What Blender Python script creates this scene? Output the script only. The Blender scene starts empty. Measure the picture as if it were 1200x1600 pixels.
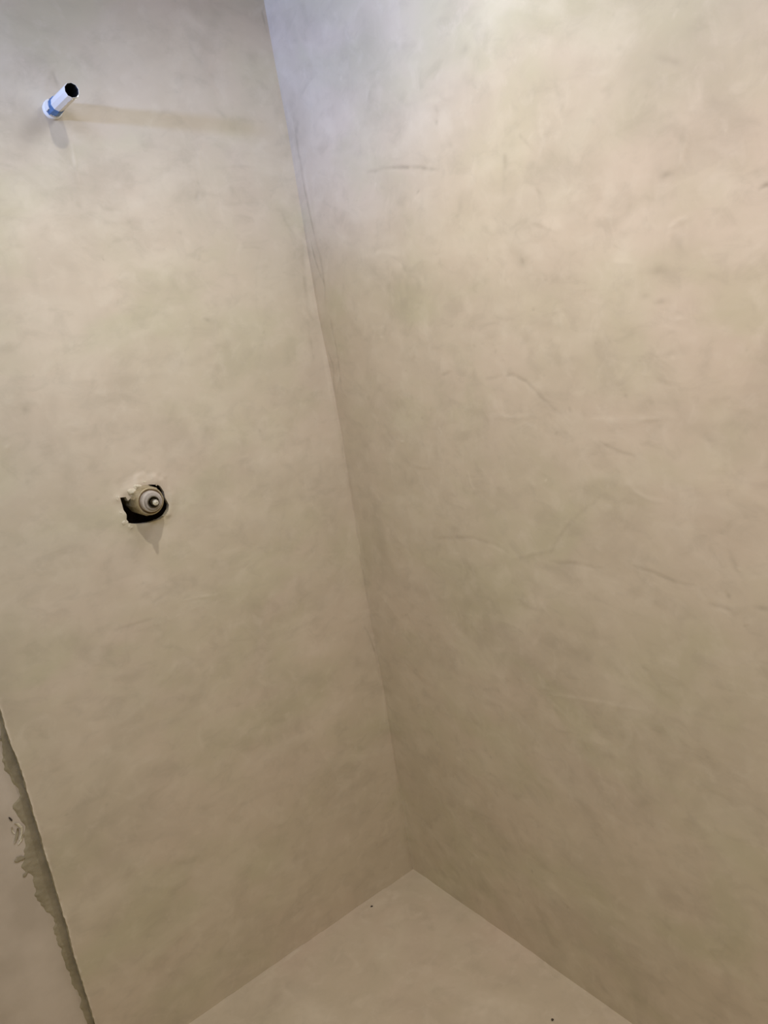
import bpy, bmesh, math, random
import numpy as np
from mathutils import Matrix, Vector

# ---------------------------------------------------------------- camera
scene = bpy.context.scene
cam_data = bpy.data.cameras.new('camera')
cam = bpy.data.objects.new('camera', cam_data)
scene.collection.objects.link(cam)
yaw, pitch, roll = 0.62503, 0.25080, -0.15917
fwd = Vector((math.sin(yaw) * math.cos(pitch), math.cos(yaw) * math.cos(pitch), -math.sin(pitch)))
rgt = Vector((math.cos(yaw), -math.sin(yaw), 0))
upv = rgt.cross(fwd)
r_ax = rgt * math.cos(roll) + upv * math.sin(roll)
u_ax = -rgt * math.sin(roll) + upv * math.cos(roll)
m = Matrix((r_ax, u_ax, -fwd)).transposed().to_4x4()
m.translation = Vector((-1.08744, -1.63928, 1.55))
cam.matrix_world = m
cam_data.sensor_fit = 'HORIZONTAL'
cam_data.sensor_width = 36.0
cam_data.lens = 36.0 * 1260.0 / 1200.0
cam_data.clip_start = 0.02
scene.camera = cam

# ---------------------------------------------------------------- world, lights, exposure
world = bpy.data.worlds.new('room_ambient')
scene.world = world
world.use_nodes = True
bg = world.node_tree.nodes['Background']
bg.inputs['Color'].default_value = (1.0, 0.92, 0.48, 1)
bg.inputs['Strength'].default_value = 0.43

def spot(name, loc, target, watts, color, size, blend, radius):
    d = bpy.data.lights.new(name, 'SPOT')
    d.energy = watts; d.color = color
    d.spot_size = math.radians(size); d.spot_blend = blend
    d.shadow_soft_size = radius
    o = bpy.data.objects.new(name, d)
    scene.collection.objects.link(o)
    o.location = loc
    o.rotation_euler = (Vector(target) - Vector(loc)).to_track_quat('-Z', 'Y').to_euler()
    return o

# downlights over the shower, added unseen fill lights on the camera side, a cool lamp shining in from the left
spot('downlight_lamp', (-0.52, -0.63, 2.22), (-0.52, -0.5, 0), 26.00, (1.000, 0.975, 0.850), 150, 1.0, 0.012)
spot('downlight_lamp', (-0.165, -0.74, 2.27), (-0.165, -0.74, 0), 9.6, (0.82, 0.90, 1.0), 175, 0.3, 0.10)
spot('room_fill', (-0.75, -1.60, 2.35), (0, -1.15, 0.45), 40.0, (1.0, 0.72, 0.50), 105, 1.0, 0.22)  # unseen warm fill, added to brighten the right side of the right wall
spot('room_fill', (-1.1, -1.3, 2.3), (-1.1, -1.3, 0), 42.00, (0.476, 0.619, 1.000), 178, 0.3, 0.22)  # unseen bluish fill, added for the general brightness of the walls
spot('cool_lamp', (-2.1, -0.55, 2.12), (0, -0.14, 2.34), 165.00, (0.327, 0.485, 1.000), 42, 1.0, 0.05)

vs = scene.view_settings
vs.view_transform = 'Standard'
vs.look = 'None'
vs.exposure = 0.0
vs.gamma = 1.0
vs.use_curve_mapping = False

# ---------------------------------------------------------------- measured marks (metres, in the plane of each surface)
# each stroke: points, half width, relief, stain strength
STROKES_RIGHT = [
    ([(-0.2639,1.8079),(-0.3158,1.8029),(-0.3743,1.7949),(-0.4282,1.781),(-0.4706,1.7674)], 0.0034, -0.0005, 0.75),
    ([(-0.566,1.9366),(-0.5741,1.938),(-0.5791,1.9394)], 0.0054, -0.0005, 0.60),
    ([(-0.5027,1.939),(-0.5073,1.9366)], 0.0077, -0.0002, 0.35),
    ([(-0.5896,1.9126),(-0.5958,1.9127)], 0.0077, -0.0002, 0.35),
    ([(-0.2552,1.8969),(-0.339,1.8953),(-0.4154,1.8897),(-0.5029,1.8821),(-0.5729,1.8889)], 0.0155, 0.0005, 0.25),
    ([(-0.4331,1.8861),(-0.4915,1.8768),(-0.5261,1.8808)], 0.0062, 0.0006, -0.25),
    ([(-0.4849,1.8701),(-0.4845,1.8596)], 0.0046, -0.0003, 0.40),
    ([(-0.4807,1.8499),(-0.4828,1.8429)], 0.0046, -0.0003, 0.40),
    ([(-0.486,1.8077),(-0.4897,1.8003)], 0.0054, -0.0003, 0.40),
    ([(-0.5037,1.8014),(-0.5128,1.796)], 0.0054, -0.0003, 0.40),
    ([(-0.5392,1.812),(-0.5586,1.8114)], 0.0077, 0.0002, 0.25),
    ([(-0.6379,1.7719),(-0.6351,1.7363),(-0.6257,1.7147),(-0.6256,1.6951)], 0.0062, -0.0005, 0.40),
    ([(-0.6512,1.7728),(-0.6572,1.7654)], 0.0077, -0.0003, 0.30),
    ([(-0.2839,1.5899),(-0.3461,1.5877),(-0.4055,1.571)], 0.0248, 0.0003, 0.35),
    ([(-0.3089,1.5614),(-0.335,1.5396)], 0.0217, 0.0002, 0.20),
    ([(-0.21,1.6488),(-0.2766,1.6473),(-0.3404,1.6333)], 0.0062, 0.0005, -0.30),
    ([(-0.025,1.9573),(-0.0517,1.9414)], 0.0232, 0.0003, 0.45),
    ([(-0.0265,1.9305),(-0.0352,1.9086)], 0.0155, 0.0003, 0.30),
    ([(-0.0292,1.9694),(-0.0273,1.9171),(-0.0258,1.8571),(-0.029,1.802),(-0.031,1.7672),(-0.0364,1.7176),(-0.044,1.6744),(-0.0422,1.6178)], 0.0034, -0.0009, 0.50),
    ([(-0.0365,1.9281),(-0.0372,1.8748),(-0.0383,1.8138),(-0.0395,1.7519)], 0.0054, 0.0008, -0.25),
    ([(-0.0192,1.7062),(-0.0238,1.6701),(-0.0332,1.6403),(-0.0448,1.6089)], 0.0031, -0.0008, 0.60),
    ([(-0.0491,1.6737),(-0.0452,1.6103),(-0.0352,1.5607)], 0.0031, -0.0006, 0.35),
    ([(-0.0447,1.5306),(-0.0442,1.4939),(-0.0424,1.4343),(-0.0339,1.3692)], 0.0037, -0.0008, 0.50),
    ([(-0.0091,1.4585),(-0.0161,1.4278),(-0.005,1.382),(-0.007,1.3432)], 0.0031, -0.0008, 0.50),
    ([(-0.0365,1.3692),(-0.0534,1.3537)], 0.0062, 0.0004, 0.15),
    ([(-0.3028,1.701),(-0.3167,1.7231),(-0.3024,1.6824)], 0.0031, 0.0003, 0.20),
    ([(-0.5297,1.718),(-0.5166,1.693),(-0.4992,1.6738)], 0.0093, 0.0004, 0.25),
    ([(-0.642,1.6858),(-0.6295,1.6726)], 0.0031, -0.0002, 0.30),
    ([(-0.869,1.8453),(-0.8786,1.8431)], 0.0039, -0.0003, 0.45),
    ([(-0.9234,1.8186),(-0.9406,1.8077),(-0.9659,1.7937)], 0.0046, -0.0004, 0.45),
    ([(-0.9159,1.7899),(-0.9332,1.776)], 0.0093, 0.0004, 0.30),
    ([(-0.8327,1.8499),(-0.8396,1.8511)], 0.0039, 0.0003, -0.30),
    ([(-0.8413,1.8028),(-0.8504,1.8028)], 0.0046, 0.0004, -0.30),
    ([(-0.7201,1.8074),(-0.7174,1.778),(-0.7187,1.7491),(-0.7083,1.7321),(-0.6979,1.7168)], 0.0054, 0.0010, -0.25),
    ([(-0.6747,1.777),(-0.6876,1.7602),(-0.699,1.7439)], 0.0031, -0.0005, 0.50),
    ([(-0.6986,1.692),(-0.7021,1.6774)], 0.0040, -0.0004, 0.50),
    ([(-0.6763,1.6437),(-0.7053,1.6307),(-0.7333,1.6171)], 0.0039, 0.0005, 0.20),
    ([(-0.7322,1.6292),(-0.7445,1.6213)], 0.0077, 0.0006, -0.30),
    ([(-0.9498,1.7315),(-0.9614,1.7146),(-0.9661,1.6979),(-0.9564,1.6853)], 0.0093, 0.0004, 0.32),
    ([(-0.9737,1.71),(-0.9667,1.6912),(-0.9554,1.6705)], 0.0046, 0.0008, -0.30),
    ([(-0.9249,1.6574),(-0.9344,1.6597),(-0.9447,1.6609)], 0.0046, -0.0005, 0.60),
    ([(-0.9191,1.6637),(-0.9373,1.671)], 0.0124, 0.0002, 0.20),
    ([(-1.0685,1.616),(-1.0737,1.6189),(-1.0805,1.6199),(-1.0886,1.6152)], 0.0031, -0.0006, 0.70),
    ([(-0.932,1.5728),(-0.9374,1.5897),(-0.9502,1.5963),(-0.9653,1.598)], 0.0040, 0.0008, -0.30),
    ([(-0.9373,1.5596),(-0.9523,1.568)], 0.0186, 0.0002, 0.28),
    ([(-0.8814,1.536),(-0.9033,1.5333),(-0.9303,1.5354)], 0.0077, -0.0002, 0.30),
    ([(-0.6434,1.5786),(-0.6527,1.5816)], 0.0093, -0.0004, 0.50),
    ([(-0.8712,1.5486),(-0.8372,1.5569)], 0.0046, 0.0005, -0.20),
    ([(-0.8816,1.4992),(-0.8917,1.4991)], 0.0046, -0.0002, 0.35),
    ([(-0.904,1.4876),(-0.9268,1.4882)], 0.0046, -0.0002, 0.35),
    ([(-0.9321,1.4598),(-0.949,1.4612)], 0.0054, 0.0006, -0.30),
    ([(-0.6566,1.4873),(-0.6984,1.4752),(-0.7315,1.4631)], 0.0077, 0.0004, 0.20),
    ([(-0.403,1.3927),(-0.417,1.3949),(-0.4328,1.3983)], 0.0034, -0.0004, 0.55),
    ([(-0.3203,1.4297),(-0.3301,1.4452)], 0.0031, 0.0003, 0.20),
    ([(-0.5286,1.382),(-0.5711,1.3857),(-0.5956,1.3874),(-0.6282,1.375),(-0.6592,1.3469),(-0.6815,1.3262),(-0.6989,1.3149)], 0.0040, -0.0006, 0.42),
    ([(-0.5798,1.389),(-0.5707,1.3833)], 0.0046, 0.0008, -0.40),
    ([(-0.5404,1.3107),(-0.5834,1.3088),(-0.6379,1.3142)], 0.0046, 0.0005, -0.25),
    ([(-0.4408,1.1928),(-0.4441,1.17),(-0.4528,1.1558)], 0.0031, 0.0007, -0.30),
    ([(-0.2579,1.2035),(-0.2888,1.1938),(-0.3254,1.1947)], 0.0039, 0.0005, 0.20),
    ([(-0.2964,1.0278),(-0.3728,1.0414),(-0.4334,1.0484),(-0.489,1.0452),(-0.5267,1.0343)], 0.0046, -0.0005, 0.25),
    ([(-0.237,1.2491),(-0.2458,1.248)], 0.0031, 0.0010, -0.50),
    ([(-0.1847,1.2827),(-0.2138,1.2482)], 0.0046, 0.0003, 0.15),
    ([(-0.3709,1.2842),(-0.3776,1.2681)], 0.0031, 0.0005, -0.25),
    ([(-0.904,1.4044),(-0.9262,1.4082),(-0.9553,1.4153)], 0.0062, -0.0004, 0.35),
    ([(-0.8951,1.3772),(-0.9058,1.37),(-0.9163,1.363)], 0.0046, -0.0004, 0.45),
    ([(-0.9164,1.3492),(-0.9235,1.3403),(-0.9284,1.3324)], 0.0054, -0.0004, 0.45),
    ([(-0.816,1.4051),(-0.8112,1.395)], 0.0046, 0.0006, -0.25),
    ([(-0.7186,1.3016),(-0.7997,1.3064),(-0.9193,1.3134)], 0.0077, 0.0006, -0.28),
    ([(-0.8616,1.3085),(-0.8966,1.3101)], 0.0031, 0.0006, -0.30),
    ([(-0.78,1.2677),(-0.7976,1.2607),(-0.8148,1.2538),(-0.8441,1.2478)], 0.0037, -0.0005, 0.50),
    ([(-0.9772,1.2842),(-0.9848,1.2738)], 0.0077, -0.0003, 0.35),
    ([(-0.6419,1.0494),(-0.664,1.0768),(-0.6855,1.1033),(-0.7197,1.133),(-0.7655,1.1684)], 0.0046, -0.0006, 0.30),
    ([(-0.5389,1.0226),(-0.6006,1.0404),(-0.6461,1.0577)], 0.0046, 0.0005, 0.22),
    ([(-0.6487,1.03),(-0.7012,1.0374),(-0.7584,1.0372)], 0.0046, -0.0005, 0.30),
    ([(-0.8335,1.1982),(-0.8387,1.1876),(-0.8625,1.1789),(-0.8918,1.1742)], 0.0046, 0.0006, -0.25),
    ([(-0.8267,1.0536),(-0.8516,1.0498),(-0.8818,1.0438),(-0.9109,1.0368),(-0.9396,1.0378)], 0.0037, -0.0006, 0.45),
    ([(-0.8066,1.0467),(-0.7923,1.0359)], 0.0093, 0.0003, 0.20),
    ([(-0.9939,1.0365),(-1.0009,1.0294)], 0.0039, -0.0005, 0.50),
    ([(-0.9658,1.0135),(-0.9852,1.0111),(-1.0,1.011)], 0.0039, -0.0005, 0.45),
    ([(-1.0394,1.0227),(-1.0591,1.0239)], 0.0046, -0.0004, 0.40),
    ([(-1.0025,1.1031),(-1.0119,1.085),(-1.0173,1.0704)], 0.0054, -0.0004, 0.35),
    ([(-0.9087,0.9718),(-0.9303,0.9824)], 0.0062, -0.0003, 0.35),
    ([(-0.8596,0.9957),(-0.8838,0.9916)], 0.0062, 0.0003, 0.20),
    ([(-1.0318,1.1932),(-1.0555,1.1858),(-1.0646,1.1772)], 0.0077, 0.0005, 0.20),
    ([(-0.986,1.1837),(-1.016,1.1718)], 0.0124, 0.0004, -0.15),
    ([(-0.6008,0.7395),(-0.6988,0.7567),(-0.7588,0.7655),(-0.8289,0.7796)], 0.0046, 0.0005, -0.18),
    ([(-0.9212,0.6525),(-0.9457,0.6619),(-0.9916,0.6573)], 0.0046, -0.0003, 0.22),
    ([(-1.0357,0.9314),(-1.0559,0.9359)], 0.0039, -0.0004, 0.35),
    ([(-0.6896,1.1839),(-0.7629,1.2072),(-0.8519,1.1975)], 0.0093, 0.0004, -0.12),
    ([(-0.332,0.9396),(-0.56,0.9334),(-0.685,0.9007)], 0.0109, 0.0005, 0.15),
]
STROKES_LEFT = [
    ([(-0.4303,2.1018),(-0.4185,2.1001)], 0.0040, -0.0003, 0.40),
    ([(-0.5022,2.0441),(-0.4947,2.0553),(-0.492,2.0379),(-0.49,2.0225)], 0.0032, -0.0004, 0.40),
    ([(-0.5242,2.013),(-0.511,2.0373),(-0.4947,2.0553)], 0.0054, 0.0004, 0.20),
    ([(-0.5448,1.9865),(-0.5428,1.9854)], 0.0034, -0.0003, 0.50),
    ([(-0.5041,1.9331),(-0.5022,1.8922),(-0.4999,1.8621),(-0.503,1.825)], 0.0068, 0.0004, 0.20),
    ([(-0.4904,1.9296),(-0.4924,1.8873),(-0.4926,1.8619)], 0.0027, 0.0007, -0.30),
    ([(-0.5064,1.8264),(-0.4992,1.8155)], 0.0040, -0.0003, 0.30),
    ([(-0.4676,1.8208),(-0.4573,1.8108),(-0.4221,1.8052)], 0.0040, -0.0003, 0.28),
    ([(-0.3728,1.8318),(-0.365,1.8302)], 0.0081, -0.0003, 0.35),
    ([(-0.6292,1.8955),(-0.6051,1.8938)], 0.0040, -0.0003, 0.30),
    ([(-0.6088,1.8707),(-0.5913,1.8678)], 0.0054, 0.0005, -0.20),
    ([(-0.4725,1.7854),(-0.3944,1.7815)], 0.0040, 0.0003, 0.20),
    ([(-0.3303,1.8484),(-0.2742,1.7826)], 0.0108, 0.0003, 0.12),
    ([(-0.2558,1.8174),(-0.2493,1.8324)], 0.0040, -0.0005, 0.50),
    ([(-0.2333,1.8825),(-0.2281,1.9176),(-0.2037,1.8944)], 0.0054, 0.0005, -0.20),
    ([(-0.2072,1.8793),(-0.145,1.8827),(-0.0826,1.8758)], 0.0054, 0.0005, 0.20),
    ([(-0.194,1.8039),(-0.1387,1.8049),(-0.0957,1.8014)], 0.0040, -0.0003, 0.25),
    ([(-0.1684,1.8484),(-0.1726,1.8159)], 0.0108, 0.0003, 0.25),
    ([(-0.3088,1.7593),(-0.2991,1.751)], 0.0054, -0.0003, 0.30),
    ([(-0.2921,1.5763),(-0.2812,1.5708)], 0.0040, -0.0003, 0.40),
    ([(-0.4207,1.6727),(-0.4152,1.6671)], 0.0040, -0.0003, 0.30),
    ([(-0.4803,1.7171),(-0.4794,1.7158)], 0.0027, -0.0003, 0.50),
    ([(-0.1989,2.1182),(-0.1978,2.098),(-0.18,2.0746)], 0.0054, -0.0003, 0.30),
    ([(-0.1658,2.0592),(-0.1597,2.0471)], 0.0054, -0.0003, 0.35),
    ([(-0.4193,2.0768),(-0.414,2.0681)], 0.0081, 0.0002, 0.20),
    ([(-0.22,2.1965),(-0.1108,2.1691)], 0.0270, 0.0003, 0.20),
    ([(-0.1656,1.9949),(-0.1517,1.9762)], 0.0054, -0.0003, 0.28),
    ([(-0.0682,1.7904),(-0.0495,1.7756),(-0.0421,1.7544),(-0.0291,1.7184)], 0.0054, -0.0005, 0.35),
    ([(-0.0476,1.7686),(-0.0336,1.7538)], 0.0040, 0.0008, -0.30),
    ([(-0.0039,1.7377),(-0.0171,1.6677),(-0.0239,1.6107),(-0.0243,1.567),(-0.0216,1.5371)], 0.0054, -0.0008, 0.40),
    ([(-0.0469,1.5698),(-0.0332,1.5505),(-0.0239,1.5345)], 0.0054, 0.0010, -0.25),
    ([(-0.0354,1.5316),(-0.0338,1.4793),(-0.0329,1.4491)], 0.0054, -0.0005, 0.30),
    ([(-0.0051,1.4673),(-0.0045,1.3984),(-0.005,1.3598),(-0.0055,1.3207)], 0.0040, 0.0006, -0.20),
    ([(0.0046,1.239),(-0.0015,1.2)], 0.0034, -0.0004, 0.30),
    ([(0.0036,1.1579),(0.0037,1.1),(0.0032,1.0583),(0.0003,0.9742)], 0.0024, -0.0005, 0.40),
    ([(-0.0017,0.9438),(-0.0007,0.8878),(-0.0009,0.835),(0.0002,0.7989)], 0.0024, -0.0006, 0.60),
    ([(-0.0235,0.754),(-0.0129,0.7228),(-0.0036,0.6733),(-0.0039,0.6178),(-0.002,0.5945)], 0.0027, -0.0007, 0.65),
    ([(-0.0021,0.5607),(-0.0071,0.502),(-0.0096,0.4782)], 0.0027, 0.0006, -0.30),
    ([(-0.0036,2.2037),(-0.0129,2.1906),(-0.0105,2.1507)], 0.0022, -0.0006, 0.60),
    ([(-0.704,1.4645),(-0.6921,1.456)], 0.0068, -0.0003, 0.40),
    ([(-0.7497,1.3958),(-0.7413,1.4012)], 0.0040, 0.0006, -0.30),
    ([(-0.7311,1.3222),(-0.7186,1.3241)], 0.0081, -0.0002, 0.30),
    ([(-0.5438,1.0129),(-0.5093,1.0214)], 0.0040, -0.0004, 0.35),
    ([(-0.4818,0.9906),(-0.4438,0.9876),(-0.4017,0.9773)], 0.0032, 0.0007, -0.35),
    ([(-0.6366,0.9816),(-0.6023,0.9787),(-0.5482,0.976)], 0.0040, -0.0005, 0.32),
    ([(-0.5254,1.0285),(-0.4507,1.025),(-0.3811,0.9824)], 0.0108, 0.0004, 0.20),
    ([(-0.7707,0.9988),(-0.7378,1.0137)], 0.0081, 0.0003, 0.20),
    ([(-0.2745,1.0471),(-0.2622,1.048)], 0.0068, -0.0002, 0.30),
    ([(-0.6981,1.2114),(-0.6879,1.2017)], 0.0108, 0.0003, -0.20),
    ([(-0.5308,1.0671),(-0.514,1.0761)], 0.0135, 0.0003, 0.20),
    ([(-0.3875,1.0948),(-0.2362,1.103)], 0.0135, 0.0004, 0.12),
    ([(-0.7435,1.1791),(-0.628,1.128)], 0.0162, 0.0004, -0.10),
    ([(-0.5205,1.3449),(-0.3805,1.3266),(-0.3272,1.3574)], 0.0135, 0.0004, 0.10),
    ([(-0.5904,1.49),(-0.4045,1.4763),(-0.2075,1.5342)], 0.0122, 0.0005, 0.12),
    ([(-0.4078,1.6979),(-0.2792,1.6325),(-0.1758,1.5296)], 0.0122, 0.0005, -0.12),
    ([(-0.6831,1.5553),(-0.5602,1.5602)], 0.0122, 0.0004, 0.10),
    ([(-0.576,0.6878),(-0.5062,0.7189),(-0.472,0.7276)], 0.0162, 0.0004, 0.16),
    ([(-0.6116,0.7289),(-0.5999,0.7153)], 0.0135, 0.0003, 0.15),
    ([(-0.686,0.8921),(-0.6323,0.8841)], 0.0135, 0.0004, -0.15),
    ([(-0.5295,0.5488),(-0.5085,0.5545)], 0.0108, 0.0003, 0.20),
]
STROKES_FLOOR = [
    ([(-0.1391,-0.0391),(-0.0913,-0.0497)], 0.0198, 0.0003, -0.50),
    ([(-0.1003,-0.1415),(-0.099,-0.153)], 0.0072, 0.0003, -0.40),
    ([(-0.0468,-0.292),(-0.0475,-0.3314)], 0.0054, 0.0006, -0.40),
    ([(-0.1903,-0.0343),(-0.1826,-0.0668),(-0.1302,-0.0561)], 0.0144, 0.0002, 0.25),
    ([(-0.3105,-0.1405),(-0.3227,-0.1707)], 0.0054, 0.0004, -0.30),
    ([(-0.4757,-0.0572),(-0.4841,-0.0894),(-0.4844,-0.1078)], 0.0063, 0.0005, -0.50),
    ([(-0.3569,-0.2429),(-0.3518,-0.2614)], 0.0108, 0.0003, -0.30),
    ([(-0.2421,-0.4513),(-0.1593,-0.4899),(-0.1349,-0.5636)], 0.0324, 0.0003, -0.40),
    ([(-0.2169,-0.0555),(-0.2608,-0.1944),(-0.2776,-0.314)], 0.0126, 0.0004, -0.20),
    ([(-0.578,-0.0482),(-0.4939,-0.0571)], 0.0216, 0.0003, -0.25),
    ([(-0.0367,-0.0256),(-0.337,-0.0206),(-0.5277,-0.0211)], 0.0090, 0.0008, -0.20),
    ([(-0.0128,-0.053),(-0.0194,-0.3981),(-0.0188,-0.6968)], 0.0090, 0.0008, -0.15),
    ([(-0.2188,0.015),(-0.2121,-0.0202),(-0.1937,-0.0812)], 0.0072, -0.0003, 0.25),
    ([(-0.4736,-0.1711),(-0.4458,-0.2378)], 0.0216, 0.0002, -0.30),
]
CORNER_WOBBLE = [(2.335, -0.0061), (2.214, -0.0046), (2.088, -0.0032), (1.957, 0.0001), (1.821, -0.0009), (1.681, -0.0019), (1.549, -0.0025), (1.412, 0.0041), (1.255, 0.0059), (1.092, 0.004), (0.922, 0.0021), (0.746, -0.002), (0.559, 0.0019), (0.367, -0.0023), (0.227, -0.0022), (0.115, -0.0051), (0.001, -0.0031)]
EDGE_WOBBLE = [(1.053, -0.8825), (0.918, -0.8828), (0.867, -0.8841), (0.831, -0.8837), (0.795, -0.8821), (0.773, -0.8806), (0.707, -0.8801), (0.652, -0.8815), (0.587, -0.8815), (0.541, -0.8816), (0.444, -0.8824), (0.351, -0.8842), (0.243, -0.8851), (0.148, -0.8835), (0.06, -0.8837)]
HOLE = [(-0.5619, 1.2502), (-0.5495, 1.2481), (-0.547, 1.2382), (-0.5336, 1.249), (-0.5138, 1.2612), (-0.4951, 1.2606), (-0.4785, 1.2562), (-0.4728, 1.251), (-0.4678, 1.2376), (-0.468, 1.2246), (-0.4633, 1.2072), (-0.4672, 1.1968), (-0.4768, 1.1877), (-0.4885, 1.1835), (-0.5004, 1.1824), (-0.5138, 1.1823), (-0.5321, 1.1852), (-0.5463, 1.189), (-0.5548, 1.1922), (-0.5621, 1.1963), (-0.5585, 1.206), (-0.5572, 1.213), (-0.5606, 1.2232), (-0.5607, 1.2361)]
# valve base (-0.505, 1.2293) pipe base (-0.5112, 1.9901)
LUMPS = [((-0.5359, 1.2551), 0.0083), ((-0.5272, 1.2601), 0.0074), ((-0.5336, 1.249), 0.0065), ((-0.5163, 1.2665), 0.0083), ((-0.5049, 1.2672), 0.0074), ((-0.4898, 1.267), 0.007), ((-0.4798, 1.2607), 0.0056), ((-0.5208, 1.2713), 0.0056), ((-0.5491, 1.231), 0.0041), ((-0.564, 1.215), 0.0074), ((-0.5644, 1.1984), 0.0065), ((-0.5544, 1.1862), 0.0056), ((-0.5663, 1.2505), 0.0056), ((-0.4698, 1.188), 0.0056)]
SMEAR = [(-0.8925, 0.9189), (-0.8916, 0.8775), (-0.8971, 0.841), (-0.9006, 0.8125), (-0.9039, 0.7813), (-0.9006, 0.7512), (-0.8915, 0.7272), (-0.8928, 0.7111), (-0.9092, 0.6993), (-0.9085, 0.6737), (-0.904, 0.6517), (-0.9045, 0.6224), (-0.9119, 0.597), (-0.9197, 0.5793), (-0.9302, 0.5658), (-0.9228, 0.5462), (-0.9167, 0.5297), (-0.9215, 0.5074), (-0.9189, 0.4801), (-0.9136, 0.4508), (-0.9048, 0.4267), (-0.9078, 0.3892), (-0.9065, 0.3511), (-0.9071, 0.3138), (-0.9013, 0.266), (-0.8993, 0.2202), (-0.8979, 0.18), (-0.8978, 0.1345), (-0.8968, 0.082)]

# ---------------------------------------------------------------- helpers
COL = scene.collection
rng = np.random.default_rng(7)
random.seed(7)

def link(name, me, mat=None, parent=None):
    o = bpy.data.objects.new(name, me)
    COL.objects.link(o)
    if mat is not None:
        me.materials.append(mat)
    if parent is not None:
        o.parent = parent
    return o

def bm_obj(name, bm, mat, parent=None, smooth=False):
    me = bpy.data.meshes.new(name)
    bm.normal_update()
    bm.to_mesh(me); bm.free()
    if smooth:
        me.polygons.foreach_set('use_smooth', [True] * len(me.polygons))
    return link(name, me, mat, parent)

def tag(o, label, category):
    o['label'] = label; o['category'] = category

def empty(name, loc, label, category):
    o = bpy.data.objects.new(name, None)
    o.empty_display_size = 0.05
    COL.objects.link(o)
    o.location = loc
    tag(o, label, category)
    return o

def vnoise(U, V, cell, seed):
    """smooth value noise, -1..1"""
    g = np.random.default_rng(seed).uniform(-1, 1, (257, 257))
    a = U / cell + 60.0; b = V / cell + 60.0
    i = np.floor(a).astype(int); j = np.floor(b).astype(int)
    fa = a - i; fb = b - j
    fa = fa * fa * fa * (fa * (fa * 6 - 15) + 10); fb = fb * fb * fb * (fb * (fb * 6 - 15) + 10)
    i %= 256; j %= 256
    return ((g[i, j] * (1 - fa) + g[i + 1, j] * fa) * (1 - fb) + (g[i, j + 1] * (1 - fa) + g[i + 1, j + 1] * fa) * fb)

def strokes(U, V, data, seed):
    """relief height and stain of hand drawn trowel marks on a grid"""
    h = np.zeros_like(U); s = np.zeros_like(U)
    br = 0.65 + 0.55 * vnoise(U, V, 0.012, seed + 5)
    for pts, w, hh, st in data:
        P = np.array(pts)
        lo = P.min(0) - 4 * w; hi = P.max(0) + 4 * w
        m_ = (U > lo[0]) & (U < hi[0]) & (V > lo[1]) & (V < hi[1])
        if not m_.any():
            continue
        u = U[m_]; v = V[m_]
        wob = 0.35 * w
        u = u + wob * vnoise(u, v, 0.03, seed + 9); v = v + wob * vnoise(u, v, 0.03, seed + 11)
        best = np.full(u.shape, 1e9)
        along = np.zeros(u.shape)
        total = sum(np.linalg.norm(P[k + 1] - P[k]) for k in range(len(P) - 1))
        acc = 0
        for k in range(len(P) - 1):
            d = P[k + 1] - P[k]; L2 = max(d @ d, 1e-9)
            t = np.clip(((u - P[k][0]) * d[0] + (v - P[k][1]) * d[1]) / L2, 0, 1)
            dist = np.hypot(u - P[k][0] - t * d[0], v - P[k][1] - t * d[1])
            n = dist < best
            best[n] = dist[n]; along[n] = ((acc + t * math.sqrt(L2)) / max(total, 1e-6))[n]
            acc += math.sqrt(L2)
        taper = 0.45 + 0.55 * np.sin(np.pi * np.clip(along, 0.02, 0.98))
        g = np.exp(-(best / w) ** 2) * taper
        h[m_] += 0.6 * hh * g
        s[m_] += st * g * br[m_]
    return h, s

def random_strokes(n, u0, u1, v0, v1, seed, amp=1.0):
    r = np.random.default_rng(seed)
    out = []
    for _ in range(n):
        c = np.array([r.uniform(u0, u1), r.uniform(v0, v1)])
        a = r.normal(0.15, 0.8); L = r.uniform(0.03, 0.22); k = r.normal(0, 2.5)
        pts = []
        for t in np.linspace(-0.5, 0.5, 5):
            b = a + k * t * L
            pts.append((c[0] + L * t * math.cos(b), c[1] + L * t * math.sin(b)))
        big = r.random() < 0.5
        w = r.uniform(0.006, 0.016) if big else r.uniform(0.002, 0.004)
        st = r.uniform(-0.16, 0.16) if big else r.uniform(-0.22, 0.24)
        out.append((pts, w, amp * r.uniform(-0.0004, 0.0005), amp * st))
    return out

def pin_marks(n, u0, u1, v0, v1, seed):
    r = np.random.default_rng(seed)
    out = []
    for _ in range(n):
        u = r.uniform(u0, u1); v = r.uniform(v0, v1); a = r.uniform(0, 3.14); L = r.uniform(.001, .008)
        sg = 1 if r.random() < .6 else -1
        out.append(([(u, v), (u + L * math.cos(a), v + L * math.sin(a))], r.uniform(.0018, .0034), -sg * r.uniform(.0002, .0006), sg * r.uniform(.25, .6)))
    return out

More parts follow.
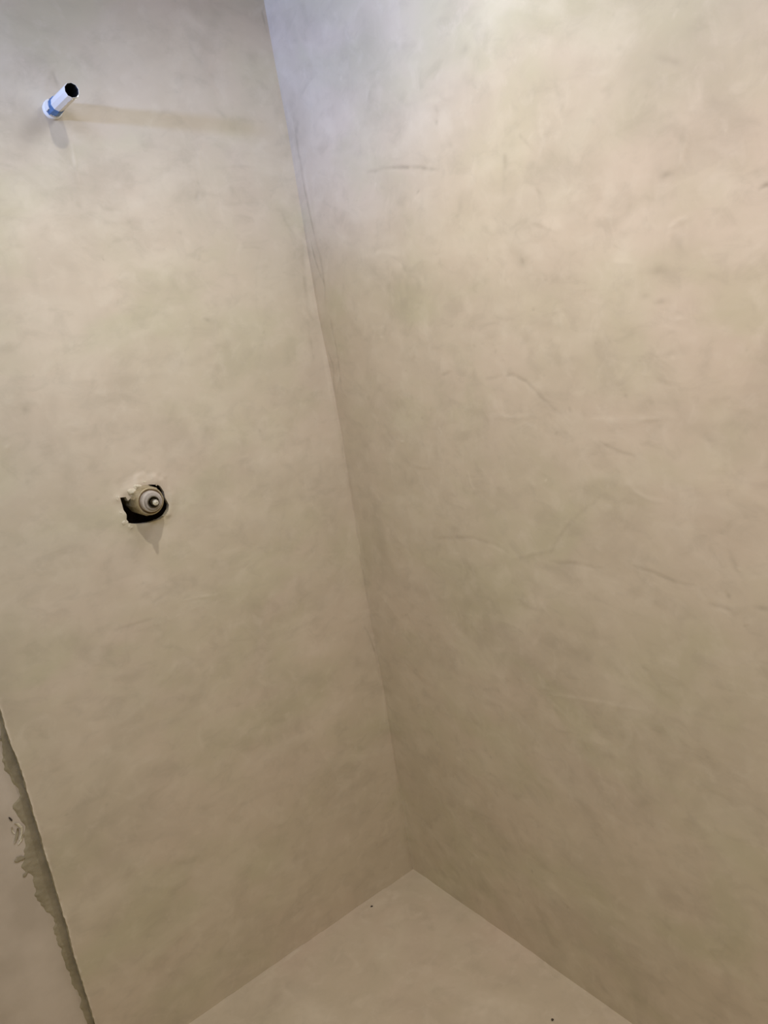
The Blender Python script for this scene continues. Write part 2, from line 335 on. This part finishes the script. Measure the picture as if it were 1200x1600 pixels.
def grid_mesh(name, X, Y, Z, stain, keep=None):
    """quad grid from 2D arrays, with a stain attribute"""
    nu, nv = X.shape
    co = np.stack([X, Y, Z], -1).reshape(-1, 3).astype(np.float32)
    idx = np.arange(nu * nv).reshape(nu, nv)
    q = np.stack([idx[:-1, :-1], idx[1:, :-1], idx[1:, 1:], idx[:-1, 1:]], -1)
    if keep is not None:
        q = q[keep]
    q = q.reshape(-1, 4).astype(np.int32)
    me = bpy.data.meshes.new(name)
    me.vertices.add(len(co)); me.vertices.foreach_set('co', co.ravel())
    me.loops.add(q.size); me.loops.foreach_set('vertex_index', q.ravel())
    me.polygons.add(len(q))
    me.polygons.foreach_set('loop_start', np.arange(0, q.size, 4, dtype=np.int32))
    me.polygons.foreach_set('loop_total', np.full(len(q), 4, dtype=np.int32))
    me.polygons.foreach_set('use_smooth', np.ones(len(q), dtype=bool))
    at = me.attributes.new('stain', 'FLOAT', 'POINT')  # also carries the highlight painted on the left wall's lip
    at.data.foreach_set('value', stain.ravel().astype(np.float32))
    me.update(calc_edges=True)
    return me

# ---------------------------------------------------------------- materials
def principled(name, col, rough=0.5, metal=0.0, spec=0.5):
    mt = bpy.data.materials.new(name); mt.use_nodes = True
    b = mt.node_tree.nodes['Principled BSDF']
    b.inputs['Base Color'].default_value = (*col, 1)
    b.inputs['Roughness'].default_value = rough
    b.inputs['Metallic'].default_value = metal
    b.inputs['Specular IOR Level'].default_value = spec
    return mt

def noisy(name, c1, c2, scale, rough=0.6, metal=0.0, bump=0.0, bscale=60, spec=0.4):
    mt = principled(name, c1, rough, metal, spec)
    nt = mt.node_tree; N = nt.nodes; Lk = nt.links; b = N['Principled BSDF']
    tc = N.new('ShaderNodeTexCoord')
    n = N.new('ShaderNodeTexNoise'); n.inputs['Scale'].default_value = scale; n.inputs['Detail'].default_value = 5
    Lk.new(tc.outputs['Object'], n.inputs['Vector'])
    r = N.new('ShaderNodeValToRGB'); r.color_ramp.elements[0].position = .35; r.color_ramp.elements[1].position = .65
    r.color_ramp.elements[0].color = (*c1, 1); r.color_ramp.elements[1].color = (*c2, 1)
    Lk.new(n.outputs['Fac'], r.inputs['Fac']); Lk.new(r.outputs['Color'], b.inputs['Base Color'])
    if bump:
        n2 = N.new('ShaderNodeTexNoise'); n2.inputs['Scale'].default_value = bscale; n2.inputs['Detail'].default_value = 4
        Lk.new(tc.outputs['Object'], n2.inputs['Vector'])
        bp = N.new('ShaderNodeBump'); bp.inputs['Strength'].default_value = bump; bp.inputs['Distance'].default_value = 0.002
        Lk.new(n2.outputs['Fac'], bp.inputs['Height']); Lk.new(bp.outputs['Normal'], b.inputs['Normal'])
    return mt

def microcement(name, base, pink, olive, dark, pale, rough=0.55, bump=0.25):
    """hand trowelled micro cement: mottled pigment, stain marks from the mesh, fine trowel relief"""
    mt = principled(name, base, rough, 0, 0.4)
    nt = mt.node_tree; N = nt.nodes; Lk = nt.links; b = N['Principled BSDF']
    tc = N.new('ShaderNodeTexCoord')
    def noise(scale, detail=4, rough_=0.5, dist=0.0, vec=None):
        n = N.new('ShaderNodeTexNoise')
        n.inputs['Scale'].default_value = scale; n.inputs['Detail'].default_value = detail
        n.inputs['Roughness'].default_value = rough_; n.inputs['Distortion'].default_value = dist
        Lk.new(vec if vec is not None else tc.outputs['Object'], n.inputs['Vector'])
        return n.outputs['Fac']
    def ramp(v, a, c, lo, hi, kind='SMOOTHSTEP'):
        r = N.new('ShaderNodeMapRange'); r.interpolation_type = kind
        r.inputs['From Min'].default_value = a; r.inputs['From Max'].default_value = c
        r.inputs['To Min'].default_value = lo; r.inputs['To Max'].default_value = hi
        Lk.new(v, r.inputs['Value'])
        return r.outputs['Result']
    def mix(fac, A, B, mode='MIX'):
        x = N.new('ShaderNodeMix'); x.data_type = 'RGBA'; x.blend_type = mode
        if isinstance(fac, float): x.inputs['Factor'].default_value = fac
        else: Lk.new(fac, x.inputs['Factor'])
        for s, val in ((x.inputs[6], A), (x.inputs[7], B)):
            if isinstance(val, tuple): s.default_value = (*val, 1)
            else: Lk.new(val, s)
        return x.outputs[2]
    # the trowel was swept in slanting strokes: stretch one noise along that direction
    mp = N.new('ShaderNodeMapping'); mp.inputs['Rotation'].default_value = (0.35, 0.35, 0.3)
    mp.inputs['Scale'].default_value = (1.0, 1.0, 1.5)
    Lk.new(tc.outputs['Object'], mp.inputs['Vector'])
    c = mix(ramp(noise(2.6, 4, .5, .5), .38, .64, 0.0, 0.9), base, pink)
    c = mix(ramp(noise(3.6, 4, .5, .4, mp.outputs['Vector']), .44, .68, 0.0, 0.85), c, olive)
    c = mix(ramp(noise(5.0, 5, .58, .8), .42, .74, 0.0, 0.36), c, dark)
    c = mix(ramp(noise(4.3, 6, .58, .9, mp.outputs['Vector']), .44, .76, 0.0, 0.42), c, pale)
    c = mix(ramp(noise(17.0, 6, .6, .6, mp.outputs['Vector']), .46, .74, 0.0, 0.34), c, dark)
    c = mix(ramp(noise(23.0, 6, .6, .5), .48, .74, 0.0, 0.32), c, pale)
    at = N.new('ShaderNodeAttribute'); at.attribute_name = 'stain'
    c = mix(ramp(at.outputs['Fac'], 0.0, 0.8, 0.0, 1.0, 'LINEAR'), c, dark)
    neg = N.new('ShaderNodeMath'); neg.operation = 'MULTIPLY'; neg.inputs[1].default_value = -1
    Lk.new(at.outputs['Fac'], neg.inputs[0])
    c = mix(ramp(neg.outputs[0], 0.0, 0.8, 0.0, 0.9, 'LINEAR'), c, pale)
    Lk.new(c, b.inputs['Base Color'])
    Lk.new(ramp(noise(6.0, 4, .6, .8), .35, .7, rough - .07, rough + .1), b.inputs['Roughness'])
    add = N.new('ShaderNodeMath'); add.operation = 'ADD'
    Lk.new(ramp(noise(6.5, 4, .5, .8, mp.outputs['Vector']), .3, .7, 0, 1), add.inputs[0])
    Lk.new(ramp(noise(90.0, 3, .6), .3, .7, 0, .035), add.inputs[1])
    bp = N.new('ShaderNodeBump'); bp.inputs['Strength'].default_value = bump; bp.inputs['Distance'].default_value = 0.004
    Lk.new(add.outputs[0], bp.inputs['Height']); Lk.new(bp.outputs['Normal'], b.inputs['Normal'])
    return mt

BASE = (0.505, 0.425, 0.330)
M_wall = microcement('beige_microcement', BASE, (0.532, 0.437, 0.350), (0.475, 0.418, 0.302), (0.350, 0.292, 0.225), (0.61, 0.53, 0.435), bump=.09)
M_floor = microcement('beige_floor_microcement', (0.465, 0.388, 0.285), (0.49, 0.392, 0.298), (0.445, 0.388, 0.272), (0.35, 0.285, 0.21), (0.575, 0.495, 0.385), bump=.08)
M_outer = noisy('grey_pink_primer', (0.45, 0.375, 0.315), (0.55, 0.465, 0.40), 9, .7, bump=.15, bscale=40)
M_smear = noisy('raw_cement_smear', (0.27, 0.225, 0.155), (0.345, 0.29, 0.21), 30, .8, bump=.6, bscale=120)
M_lump = noisy('pale_cement_lump', (0.50, 0.43, 0.325), (0.60, 0.53, 0.42), 60, .75, bump=.5, bscale=260)
M_cavity = noisy('shaded_masonry', (0.020, 0.012, 0.008), (0.045, 0.028, 0.018), 60, .95, bump=.6, bscale=80, spec=.05)  # near-black colour stands in for the unlit depth of the hole
M_rim = noisy('broken_board_edge', (0.40, 0.34, 0.26), (0.48, 0.42, 0.33), 90, .85, bump=.6, bscale=200)
M_ceiling = principled('ceiling_paint', (0.7, 0.66, 0.6), .8)
M_white = noisy('white_plastic', (0.74, 0.72, 0.70), (0.82, 0.80, 0.77), 30, .28, spec=.5)
M_chrome = noisy('splashed_chrome', (0.66, 0.61, 0.52), (0.80, 0.77, 0.70), 90, .25, .75)
M_blue = noisy('blue_plastic', (0.040, 0.115, 0.28), (0.09, 0.20, 0.40), 120, .4)
M_bore = principled('black_bore', (0.010, 0.010, 0.014), .6)  # plain near-black inside of the open pipe end
M_brass = noisy('cement_stained_brass', (0.30, 0.235, 0.135), (0.43, 0.36, 0.25), 70, .42, .35, bump=.3, bscale=160)
M_brassdark = noisy('brown_brass_groove', (0.24, 0.155, 0.08), (0.34, 0.24, 0.14), 80, .5, .4)
M_ring = noisy('dusty_grey_nylon', (0.36, 0.31, 0.27), (0.47, 0.41, 0.365), 90, .5)
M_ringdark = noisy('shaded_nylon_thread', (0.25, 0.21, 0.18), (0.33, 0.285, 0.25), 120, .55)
M_dark = noisy('dark_brass_cup', (0.055, 0.042, 0.025), (0.11, 0.085, 0.05), 90, .4, .5)
M_steel = principled('bright_steel', (0.82, 0.80, 0.76), .25, 0.7)
M_crumb = principled('dark_crumb', (0.05, 0.035, 0.025), .9)

# ---------------------------------------------------------------- setting
CEIL = 2.60
cz, cx = np.array(CORNER_WOBBLE[::-1]).T
ez, ex = np.array(EDGE_WOBBLE[::-1]).T

def corner_x(z):
    return np.interp(z, cz, cx)

def edge_x(z, seed=31):
    e = np.interp(z, ez, ex)
    return e + 0.0014 * vnoise(z * 1.0, z * 0 + 3.3, 0.031, seed) + 0.0009 * vnoise(z, z * 0 + 1.3, 0.009, seed + 1) + 0.0005 * vnoise(z, z * 0 + 2.3, 0.0053, seed + 2)

def coords(*segs):
    out = [np.array([segs[0][0]])]
    for a, b_, st in segs:
        n = max(1, int(round(abs(b_ - a) / st)))
        out.append(np.linspace(a, b_, n + 1)[1:])
    return np.concatenate(out)

# ---- right wall: plane x = 0, from the corner towards the camera side
y = coords((0.004, -0.012, .002), (-0.012, -1.24, .0026), (-1.24, -2.2, .03))
z = coords((0, 2.26, .0026), (2.26, CEIL, .02))
Yg, Zg = np.meshgrid(y, z, indexing='ij')
data = STROKES_RIGHT + random_strokes(150, -1.25, -0.02, 0.05, 2.2, 101, .55) + pin_marks(90, -1.2, -0.02, 0.1, 2.2, 102)
h, s = strokes(Yg, Zg, data, 200)
h += 0.0012 * vnoise(Yg, Zg, .23, 1) + 0.0006 * vnoise(Yg, Zg, .085, 2) + 0.00022 * vnoise(Yg, Zg, .03, 3)
s += 0.10 * vnoise(Yg, Zg, .11, 4) * (vnoise(Yg, Zg, .31, 5) > -.2)
fade = np.clip(-Yg / 0.01, 0, 1)
Xg = -h * fade + corner_x(Zg) * np.exp(np.minimum(Yg, 0) / 0.10)
wall_right = link('wall_right', grid_mesh('wall_right', Xg, Yg, Zg, s), M_wall)

# ---- left wall: plane y = 0, from the corner to its rough outer edge
t = coords((0, 0.012, .002), (0.012, 0.985, .0024), (0.985, 1.0, .0015))   # 0 corner .. 1 edge
Tg, Zl = np.meshgrid(t, z, indexing='ij')
x_c = corner_x(Zl) + 0.0006
x_e = edge_x(Zl)
Xl = x_c + (x_e - x_c) * Tg
data = STROKES_LEFT + random_strokes(90, -0.86, -0.02, 0.05, 2.2, 303, .5) + pin_marks(45, -0.86, -0.02, 0.1, 2.2, 304)
h, s = strokes(Xl, Zl, data, 400)
h += 0.0011 * vnoise(Xl, Zl, .25, 11) + 0.0005 * vnoise(Xl, Zl, .08, 12) + 0.0002 * vnoise(Xl, Zl, .03, 13)
s += 0.09 * vnoise(Xl, Zl, .12, 14) * (vnoise(Xl, Zl, .3, 15) > -.2)
for (lx, lz), lr in LUMPS:
    h += 0.0022 * np.exp(-(((Xl - lx) ** 2 + (Zl - lz) ** 2) / (lr * 1.5) ** 2))
rr = np.hypot(Xl + 0.505, Zl - 1.229)
h += 0.0018 * np.exp(-((rr - .052) / .010) ** 2) * (0.6 + 0.8 * vnoise(Xl, Zl, .012, 17))
de = Xl - x_e
h += 0.0016 * np.exp(-(de / .0035) ** 2) * (.8 + .5 * vnoise(Xl, Zl, .037, 18) + .4 * vnoise(Xl, Zl, .011, 28))
s -= 1.0 * np.exp(-(de / .003) ** 2) * np.clip(.6 + .5 * vnoise(Xl, Zl, .041, 19) + .5 * vnoise(Xl, Zl, .009, 29), 0, 1)          # proud lip along the rough edge, its bright highlight painted in as pale stain
fade = np.clip(-(Xl - x_c) / 0.01, 0, 1)
Yl = -h * fade
# hole around the valve: pull the grid onto the broken outline and leave the inside open
HP = np.array(HOLE)
def seg_closest(px, pz):
    best = np.full(px.shape, 1e9); bx = px.copy(); bz = pz.copy()
    inside = np.zeros(px.shape, bool)
    n = len(HP)
    for k in range(n):
        a = HP[k]; c_ = HP[(k + 1) % n]; d = c_ - a
        tt = np.clip(((px - a[0]) * d[0] + (pz - a[1]) * d[1]) / (d @ d), 0, 1)
        qx = a[0] + tt * d[0]; qz = a[1] + tt * d[1]
        dist = np.hypot(px - qx, pz - qz)
        m_ = dist < best
        best[m_] = dist[m_]; bx[m_] = qx[m_]; bz[m_] = qz[m_]
        cond = (a[1] > pz) != (c_[1] > pz)
        with np.errstate(divide='ignore', invalid='ignore'):
            xi = d[0] * (pz - a[1]) / d[1] + a[0]
        inside ^= cond & (px < xi)
    return best, bx, bz, inside
near = (np.abs(Xl + .512) < .08) & (np.abs(Zl - 1.22) < .07)
b_, bx, bz, ins = seg_closest(Xl[near], Zl[near])
snap = b_ < .00165
xs = Xl[near]; zs = Zl[near]
xs[snap] = bx[snap]; zs[snap] = bz[snap]
Xl[near] = xs; Zl[near] = zs
inside_full = np.zeros(Xl.shape, bool); inside_full[near] = ins & ~snap
bnd_full = np.zeros(Xl.shape, bool); bnd_full[near] = snap
io = inside_full | bnd_full
quad_in = io[:-1, :-1] & io[1:, :-1] & io[1:, 1:] & io[:-1, 1:]
anyin = inside_full[:-1, :-1] | inside_full[1:, :-1] | inside_full[1:, 1:] | inside_full[:-1, 1:]
keep = ~(quad_in | anyin)
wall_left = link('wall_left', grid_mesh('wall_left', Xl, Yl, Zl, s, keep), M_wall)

# return face of the rough edge, 25 mm deep
STEP = 0.025
zz = z
xe = edge_x(zz)
bm = bmesh.new()
prev = None
for k in range(len(zz)):
    e0 = Yl[-1, k]
    vv = [bm.verts.new((xe[k], e0, zz[k])),
          bm.verts.new((xe[k] + 0.0008 * math.sin(k * 1.7) + .0012, e0 + .008, zz[k])),
          bm.verts.new((xe[k] + .001, STEP + .004, zz[k]))]
    if prev:
        for j in range(2):
            bm.faces.new((prev[j], prev[j + 1], vv[j + 1], vv[j]))
    prev = vv
bm_obj('edge_return', bm, M_rim, wall_left, True)

# broken inner rim of the valve hole and the masonry behind it, its shade painted near black
bm = bmesh.new()
n = len(HP)
dense = []
for k in range(n):
    a = HP[k]; c_ = HP[(k + 1) % n]
    m_ = max(1, int(np.linalg.norm(c_ - a) / .0025))
    for j in range(m_):
        dense.append(a + (c_ - a) * j / m_)
cen = HP.mean(0)
ringf = [bm.verts.new((p[0], -0.0022, p[1])) for p in dense]
ringm = [bm.verts.new((p[0] + (p[0] - cen[0]) * .012 + random.uniform(-.0006, .0006), .006, p[1] + (p[1] - cen[1]) * .012 + random.uniform(-.0006, .0006))) for p in dense]
ringb = [bm.verts.new((p[0] + (p[0] - cen[0]) * .03, .014, p[1] + (p[1] - cen[1]) * .03)) for p in dense]
for k in range(len(dense)):
    j = (k + 1) % len(dense)
    bm.faces.new((ringf[k], ringf[j], ringm[j], ringm[k]))
    bm.faces.new((ringm[k], ringm[j], ringb[j], ringb[k]))
bm_obj('hole_rim', bm, M_rim, wall_left)
bm = bmesh.new()
x0, x1, z0, z1, y0, y1 = -.585, -.44, 1.16, 1.285, .013, .085
P = [bm.verts.new(v) for v in ((x0, y0, z0), (x1, y0, z0), (x1, y0, z1), (x0, y0, z1), (x0, y1, z0), (x1, y1, z0), (x1, y1, z1), (x0, y1, z1))]
for f in ((4, 5, 6, 7), (0, 1, 5, 4), (1, 2, 6, 5), (2, 3, 7, 6), (3, 0, 4, 7)):
    bm.faces.new([P[i] for i in f])
bmesh.ops.subdivide_edges(bm, edges=bm.edges[:], cuts=8, use_grid_fill=True)
for v in bm.verts:
    if v.co.y > .02:
        v.co += Vector((random.uniform(-.003, .003), random.uniform(-.006, .006), random.uniform(-.003, .003)))
bm_obj('wall_cavity', bm, M_cavity, wall_left)

# lumps of cement smeared round the hole
def lump(name, c, r, parent, mat, seed, depth=.5):
    bm = bmesh.new()
    bmesh.ops.create_icosphere(bm, subdivisions=3, radius=1)
    rs = np.random.default_rng(seed)
    ph = rs.uniform(0, 6, 6); sx, sz = rs.uniform(.8, 1.35), rs.uniform(.75, 1.15); rot = rs.uniform(0, 3)
    for v in bm.verts:
        p = v.co
        k = 1 + .16 * math.sin(3.1 * p.x + ph[0]) + .14 * math.sin(4.3 * p.z + ph[1]) + .10 * math.sin(6.7 * p.x + 5.1 * p.z + ph[2])
        x_, z_ = p.x * k * sx, p.z * k * sz
        v.co = Vector((c[0] + r * (x_ * math.cos(rot) - z_ * math.sin(rot)), -.0012 + r * depth * p.y * k, c[1] + r * (x_ * math.sin(rot) + z_ * math.cos(rot))))
    return bm_obj(name, bm, mat, parent, True)
for k, (c_, r_) in enumerate(LUMPS):
    if k == 8:
        continue
    lump('cement_lump', c_, r_ * .9, wall_left, M_lump, 50 + k, .45 if k > 2 else .9)

# ---- outer wall set back behind the rough edge
xo = coords((-.865, -1.2, .006), (-1.2, -2.4, .05))
zo = coords((0, 1.1, .006), (1.1, CEIL, .02))
Xo, Zo = np.meshgrid(xo, zo, indexing='ij')
ho = 0.0010 * vnoise(Xo, Zo, .2, 21) + 0.0005 * vnoise(Xo, Zo, .06, 22)
wall_outer = link('wall_outer', grid_mesh('wall_outer', Xo, STEP - ho, Zo, ho * 0), M_outer)

# smear of raw cement along the foot of the step
SM = np.array(SMEAR)
zs_ = np.arange(.04, 1.06, .004)
bm = bmesh.new()
prev = None
zi = SM[::-1, 1]; xi = SM[::-1, 0]
order = np.argsort(zi); zi = zi[order]; xi = xi[order]
for q, zz_ in enumerate(zs_):
    xl = np.interp(zz_, zi, xi) + .0045 * vnoise(np.array([zz_]), np.array([.4]), .023, 61)[0] + .0030 * vnoise(np.array([zz_]), np.array([.9]), .007, 62)[0]
    xr = -.878
    row = []
    for j in range(7):
        f_ = j / 6
        th = .0006 + .0022 * math.sin(math.pi * min(1, f_ * .9 + .1)) + .0006 * math.sin(zz_ * 190 + j * 2.1) + .0004 * math.sin(zz_ * 411 + j)
        if j == 0: th = -.0016
        row.append(bm.verts.new((xl + (xr - xl) * f_, STEP - max(th, -.0016), zz_)))
    if prev:
        for j in range(6):
            bm.faces.new((prev[j], prev[j + 1], row[j + 1], row[j]))
    prev = row
bm_obj('cement_smear', bm, M_smear, wall_outer, True)

for k, (bx_, bz_, br_) in enumerate(((-.926, .583, .0075), (-.9245, .545, .005), (-.903, .845, .006))):
    o = lump('cement_blotch', (bx_, bz_), br_, wall_outer, M_smear, 120 + k, .12)
    o.location.y = STEP
# trowel scratch marks in the primer beside the smear
def ridge(name, pts, r, mat, parent, flat=.5):
    bm = bmesh.new()
    prev = None
    for k, p in enumerate(pts):
        a = Vector(pts[max(k - 1, 0)]); b2 = Vector(pts[min(k + 1, len(pts) - 1)])
        d = (b2 - a).normalized(); nrm = Vector((d.z, 0, -d.x))
        rk = r * (0.25 + .75 * math.sin(math.pi * (k + .3) / (len(pts) - .4)))
        ring = []
        for j in range(8):
            an = j / 8 * 2 * math.pi
            ring.append(bm.verts.new(Vector(p) + nrm * (rk * math.cos(an)) + Vector((0, rk * flat * math.sin(an), 0))))
        if prev:
            for j in range(8):
                bm.faces.new((prev[j], prev[(j + 1) % 8], ring[(j + 1) % 8], ring[j]))
        else:
            bm.faces.new(ring)
        prev = ring
    bm.faces.new(prev[::-1])
    return bm_obj(name, bm, mat, parent, True)
ridge('scratch_mark', [(-.9225, STEP - .0008, .679), (-.921, STEP - .001, .675), (-.9195, STEP - .001, .671), (-.919, STEP - .0008, .668)], .0018, M_crumb, wall_outer)
ridge('cement_curl', [(-.916, STEP - .001, .661), (-.911, STEP - .0012, .657), (-.906, STEP - .0012, .646), (-.909, STEP - .0012, .634), (-.916, STEP - .001, .622)], .0032, M_lump, wall_outer)
ridge('cement_curl', [(-.9225, STEP - .001, .656), (-.9235, STEP - .001, .648), (-.9215, STEP - .001, .640)], .0018, M_lump, wall_outer)
ridge('cement_curl', [(-.913, STEP - .001, .648), (-.916, STEP - .001, .638), (-.921, STEP - .001, .628), (-.9265, STEP - .001, .620)], .0034, M_smear, wall_outer)
ridge('cement_curl', [(-.906, STEP - .001, .630), (-.913, STEP - .001, .620), (-.921, STEP - .001, .614)], .0022, M_lump, wall_outer)

# ---- floor
xf = coords((0.03, -1.0, .005), (-1.0, -2.4, .06))
yf = coords((0.03, -1.0, .005), (-1.0, -2.2, .06))
Xf, Yf = np.meshgrid(xf, yf, indexing='ij')
h, s = strokes(Xf, Yf, STROKES_FLOOR + random_strokes(45, -.9, 0, -.9, 0, 505, 1.0), 600)
h += 0.0010 * vnoise(Xf, Yf, .2, 41) + 0.0004 * vnoise(Xf, Yf, .06, 42)
# thin uneven bead where the floor coat meets the walls
h += 0.0022 * np.exp(-(np.minimum(-Xf, -Yf) / .006) ** 2) * (.7 + .6 * vnoise(Xf, Yf, .03, 43))
s += 0.12 * vnoise(Xf, Yf, .10, 44)
me = grid_mesh('floor', Xf, Yf, h, s)
me.flip_normals()
floor = link('floor', me, M_floor)

# ---- ceiling (above the picture)
bm = bmesh.new()
v4 = [bm.verts.new(v) for v in ((-2.4, -2.2, CEIL), (-2.4, .03, CEIL), (.01, .03, CEIL), (.01, -2.2, CEIL))]
bm.faces.new(v4)
ceiling = bm_obj('ceiling', bm, M_ceiling)
for o in (wall_left, wall_right, wall_outer, floor, ceiling):
    o['kind'] = 'structure'
wall_left['label'] = 'beige trowelled microcement wall carrying the pipe stub and the valve'
wall_right['label'] = 'wide beige trowelled microcement wall to the right of the corner'
wall_outer['label'] = 'set back grey pink primed wall beyond the rough edge at lower left'
floor['label'] = 'beige microcement shower floor running into the corner'
ceiling['label'] = 'plain ceiling above the shower, out of view'

# ---------------------------------------------------------------- lathe helper, axis points out of the left wall (-y)
def lathe(name, prof, seg, mat, parent, smooth=False, rot=0.0, wob=0.0, cap_start=False, cap_end=False, seed=0):
    """prof: (distance out of the wall, radius)"""
    bm = bmesh.new(); prev = None
    rs = np.random.default_rng(seed)
    jit = 1 + wob * rs.uniform(-1, 1, (len(prof), seg))
    first = None
    for i, (d, r) in enumerate(prof):
        ring = []
        for k in range(seg):
            a = rot + 2 * math.pi * k / seg
            ring.append(bm.verts.new((r * jit[i, k] * math.cos(a), -d, r * jit[i, k] * math.sin(a))))
        if prev:
            for k in range(seg):
                j = (k + 1) % seg
                bm.faces.new((prev[k], prev[j], ring[j], ring[k]))
        else:
            first = ring
        prev = ring
    if cap_start: bm.faces.new(first[::-1])
    if cap_end: bm.faces.new(prev)
    bmesh.ops.recalc_face_normals(bm, faces=bm.faces[:])
    o = bm_obj(name, bm, mat, parent, smooth)
    return o

# ---------------------------------------------------------------- shower pipe stub
pipe = empty('pipe_stub', (-0.5112, 0, 1.9901), 'white open-ended pipe stub with blue collar sticking out of wall', 'pipe')
sl = lathe('sleeve', [(.030, .0128), (.034, .0135), (.062, .0135), (.100, .0132), (.1165, .0130), (.118, .0127), (.1175, .0121)], 10, M_white, pipe, rot=.15, wob=.008, seed=3)
lathe('bore', [(.1179, .0122), (.112, .0119), (.066, .0115), (.0655, .002)], 10, M_bore, sl, rot=.15, cap_end=True)
lathe('collar', [(.002, .0148), (.008, .0156), (.030, .0153), (.036, .0146), (.037, .0130)], 10, M_blue, pipe, rot=.15, wob=.025, seed=4)
lathe('seal_ring', [(-.004, .0182), (.003, .0180), (.006, .0170), (.0075, .0158), (.0075, .0140)], 28, M_white, pipe, smooth=True, wob=.03, seed=5)
# strips of tape over the seam of the sleeve and a chip on the collar
def shell_patch(name, d0, d1, r, a0, a1, mat, parent, seed, nd=8, na=6, th=.0006):
    bm = bmesh.new(); rs = np.random.default_rng(seed)
    top = []; bot = []
    for i in range(nd + 1):
        rt = []; rb = []
        for j in range(na + 1):
            e = (i in (0, nd)) or (j in (0, na))
            a = a0 + (a1 - a0) * (j / na) + (rs.uniform(-.05, .05) if e else 0)
            d = d0 + (d1 - d0) * i / nd + (rs.uniform(-.0008, .0008) if e else 0)
            rt.append(bm.verts.new(((r + th) * math.cos(a), -d, (r + th) * math.sin(a))))
            rb.append(bm.verts.new(((r - .001) * math.cos(a), -d, (r - .001) * math.sin(a))))
        top.append(rt); bot.append(rb)
    for i in range(nd):
        for j in range(na):
            bm.faces.new((top[i][j], top[i][j + 1], top[i + 1][j + 1], top[i + 1][j]))
    for i in range(nd):
        for j in (0, na):
            bm.faces.new((top[i][j], top[i + 1][j], bot[i + 1][j], bot[i][j]))
    for j in range(na):
        for i in (0, nd):
            bm.faces.new((top[i][j], bot[i][j], bot[i][j + 1], top[i][j + 1]))
    bmesh.ops.recalc_face_normals(bm, faces=bm.faces[:])
    return bm_obj(name, bm, mat, parent)
shell_patch('foil_strip', .037, .112, .0131, -1.75, -.55, M_chrome, pipe, 8)
shell_patch('tape_flap', .006, .026, .0152, 2.35, 3.5, M_white, pipe, 9, th=.0012)
shell_patch('foil_chip', .004, .014, .0152, 4.0, 4.6, M_chrome, pipe, 10, th=.0010)

# ---------------------------------------------------------------- mixer valve
VO = 0.015
valve = empty('mixer_valve', (-0.5115, 0, 1.2315), 'bare brass mixer valve with grey ring set in a broken hole', 'valve')
def vl(name, prof, seg, mat, parent, **kw):
    return lathe(name, [(d + VO, r) for d, r in prof], seg, mat, parent, **kw)
vl('valve_body', [(-.085, .026), (-.045, .026), (-.040, .0325), (.004, .0318), (.009, .0306)], 12, M_brass, valve, rot=.2, wob=.012, seed=12)
vl('lock_nut', [(.006, .0304), (.0135, .0296), (.0175, .0284), (.0185, .0274), (.0182, .0258)], 40, M_brass, valve, smooth=True, wob=.008, seed=13)
vl('groove', [(.0180, .0262), (.0160, .0252), (.0152, .0215)], 40, M_brassdark, valve, smooth=True)
ring = vl('thread_ring', [(.009, .0222), (.0225, .0222), (.0265, .0216), (.0278, .0204), (.0278, .0174)], 40, M_ring, valve, smooth=True, wob=.006, seed=14)
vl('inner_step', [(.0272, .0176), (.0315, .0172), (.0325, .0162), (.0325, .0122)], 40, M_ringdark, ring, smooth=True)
vl('spindle_cup', [(.031, .0125), (.0345, .0122), (.0345, .0104), (.026, .0098), (.026, .004)], 32, M_dark, valve, smooth=True)
vl('spindle', [(.024, .0068), (.040, .0068), (.042, .0062)], 14, M_dark, valve, rot=.1, cap_end=True)
vl('spindle_nut', [(.038, .0062), (.0455, .0062), (.0465, .0054), (.0465, .0036)], 8, M_steel, valve, rot=.3)
vl('spindle_screw', [(.040, .0036), (.0500, .0036), (.0520, .0030), (.0520, .0013), (.048, .0012)], 14, M_steel, valve, cap_end=True)
lump('cement_crust', (-.022, .025), .0085, valve, M_lump, 90, .9)
lump('cement_crust', (-.008, .032), .0065, valve, M_lump, 91, 1.2)

# ---------------------------------------------------------------- crumbs on the floor
def crumb(loc, r, seed, label):
    bm = bmesh.new(); bmesh.ops.create_icosphere(bm, subdivisions=2, radius=r)
    rs = np.random.default_rng(seed)
    for v in bm.verts:
        v.co *= rs.uniform(.75, 1.25); v.co.z = v.co.z * .6 + r * .45
        v.co.x *= 1.2
    o = bm_obj('dirt_crumb', bm, M_crumb)
    o.location = loc
    tag(o, label, 'crumb'); o['group'] = 'dark crumbs on the shower floor'
crumb((-.1718, -.0271, .0008), .0026, 1, 'dark crumb on the floor close to the corner, by the left wall')
crumb((-.1083, -.6008, .0002), .0026, 2, 'dark crumb on the floor at the bottom of the picture, near the right wall')
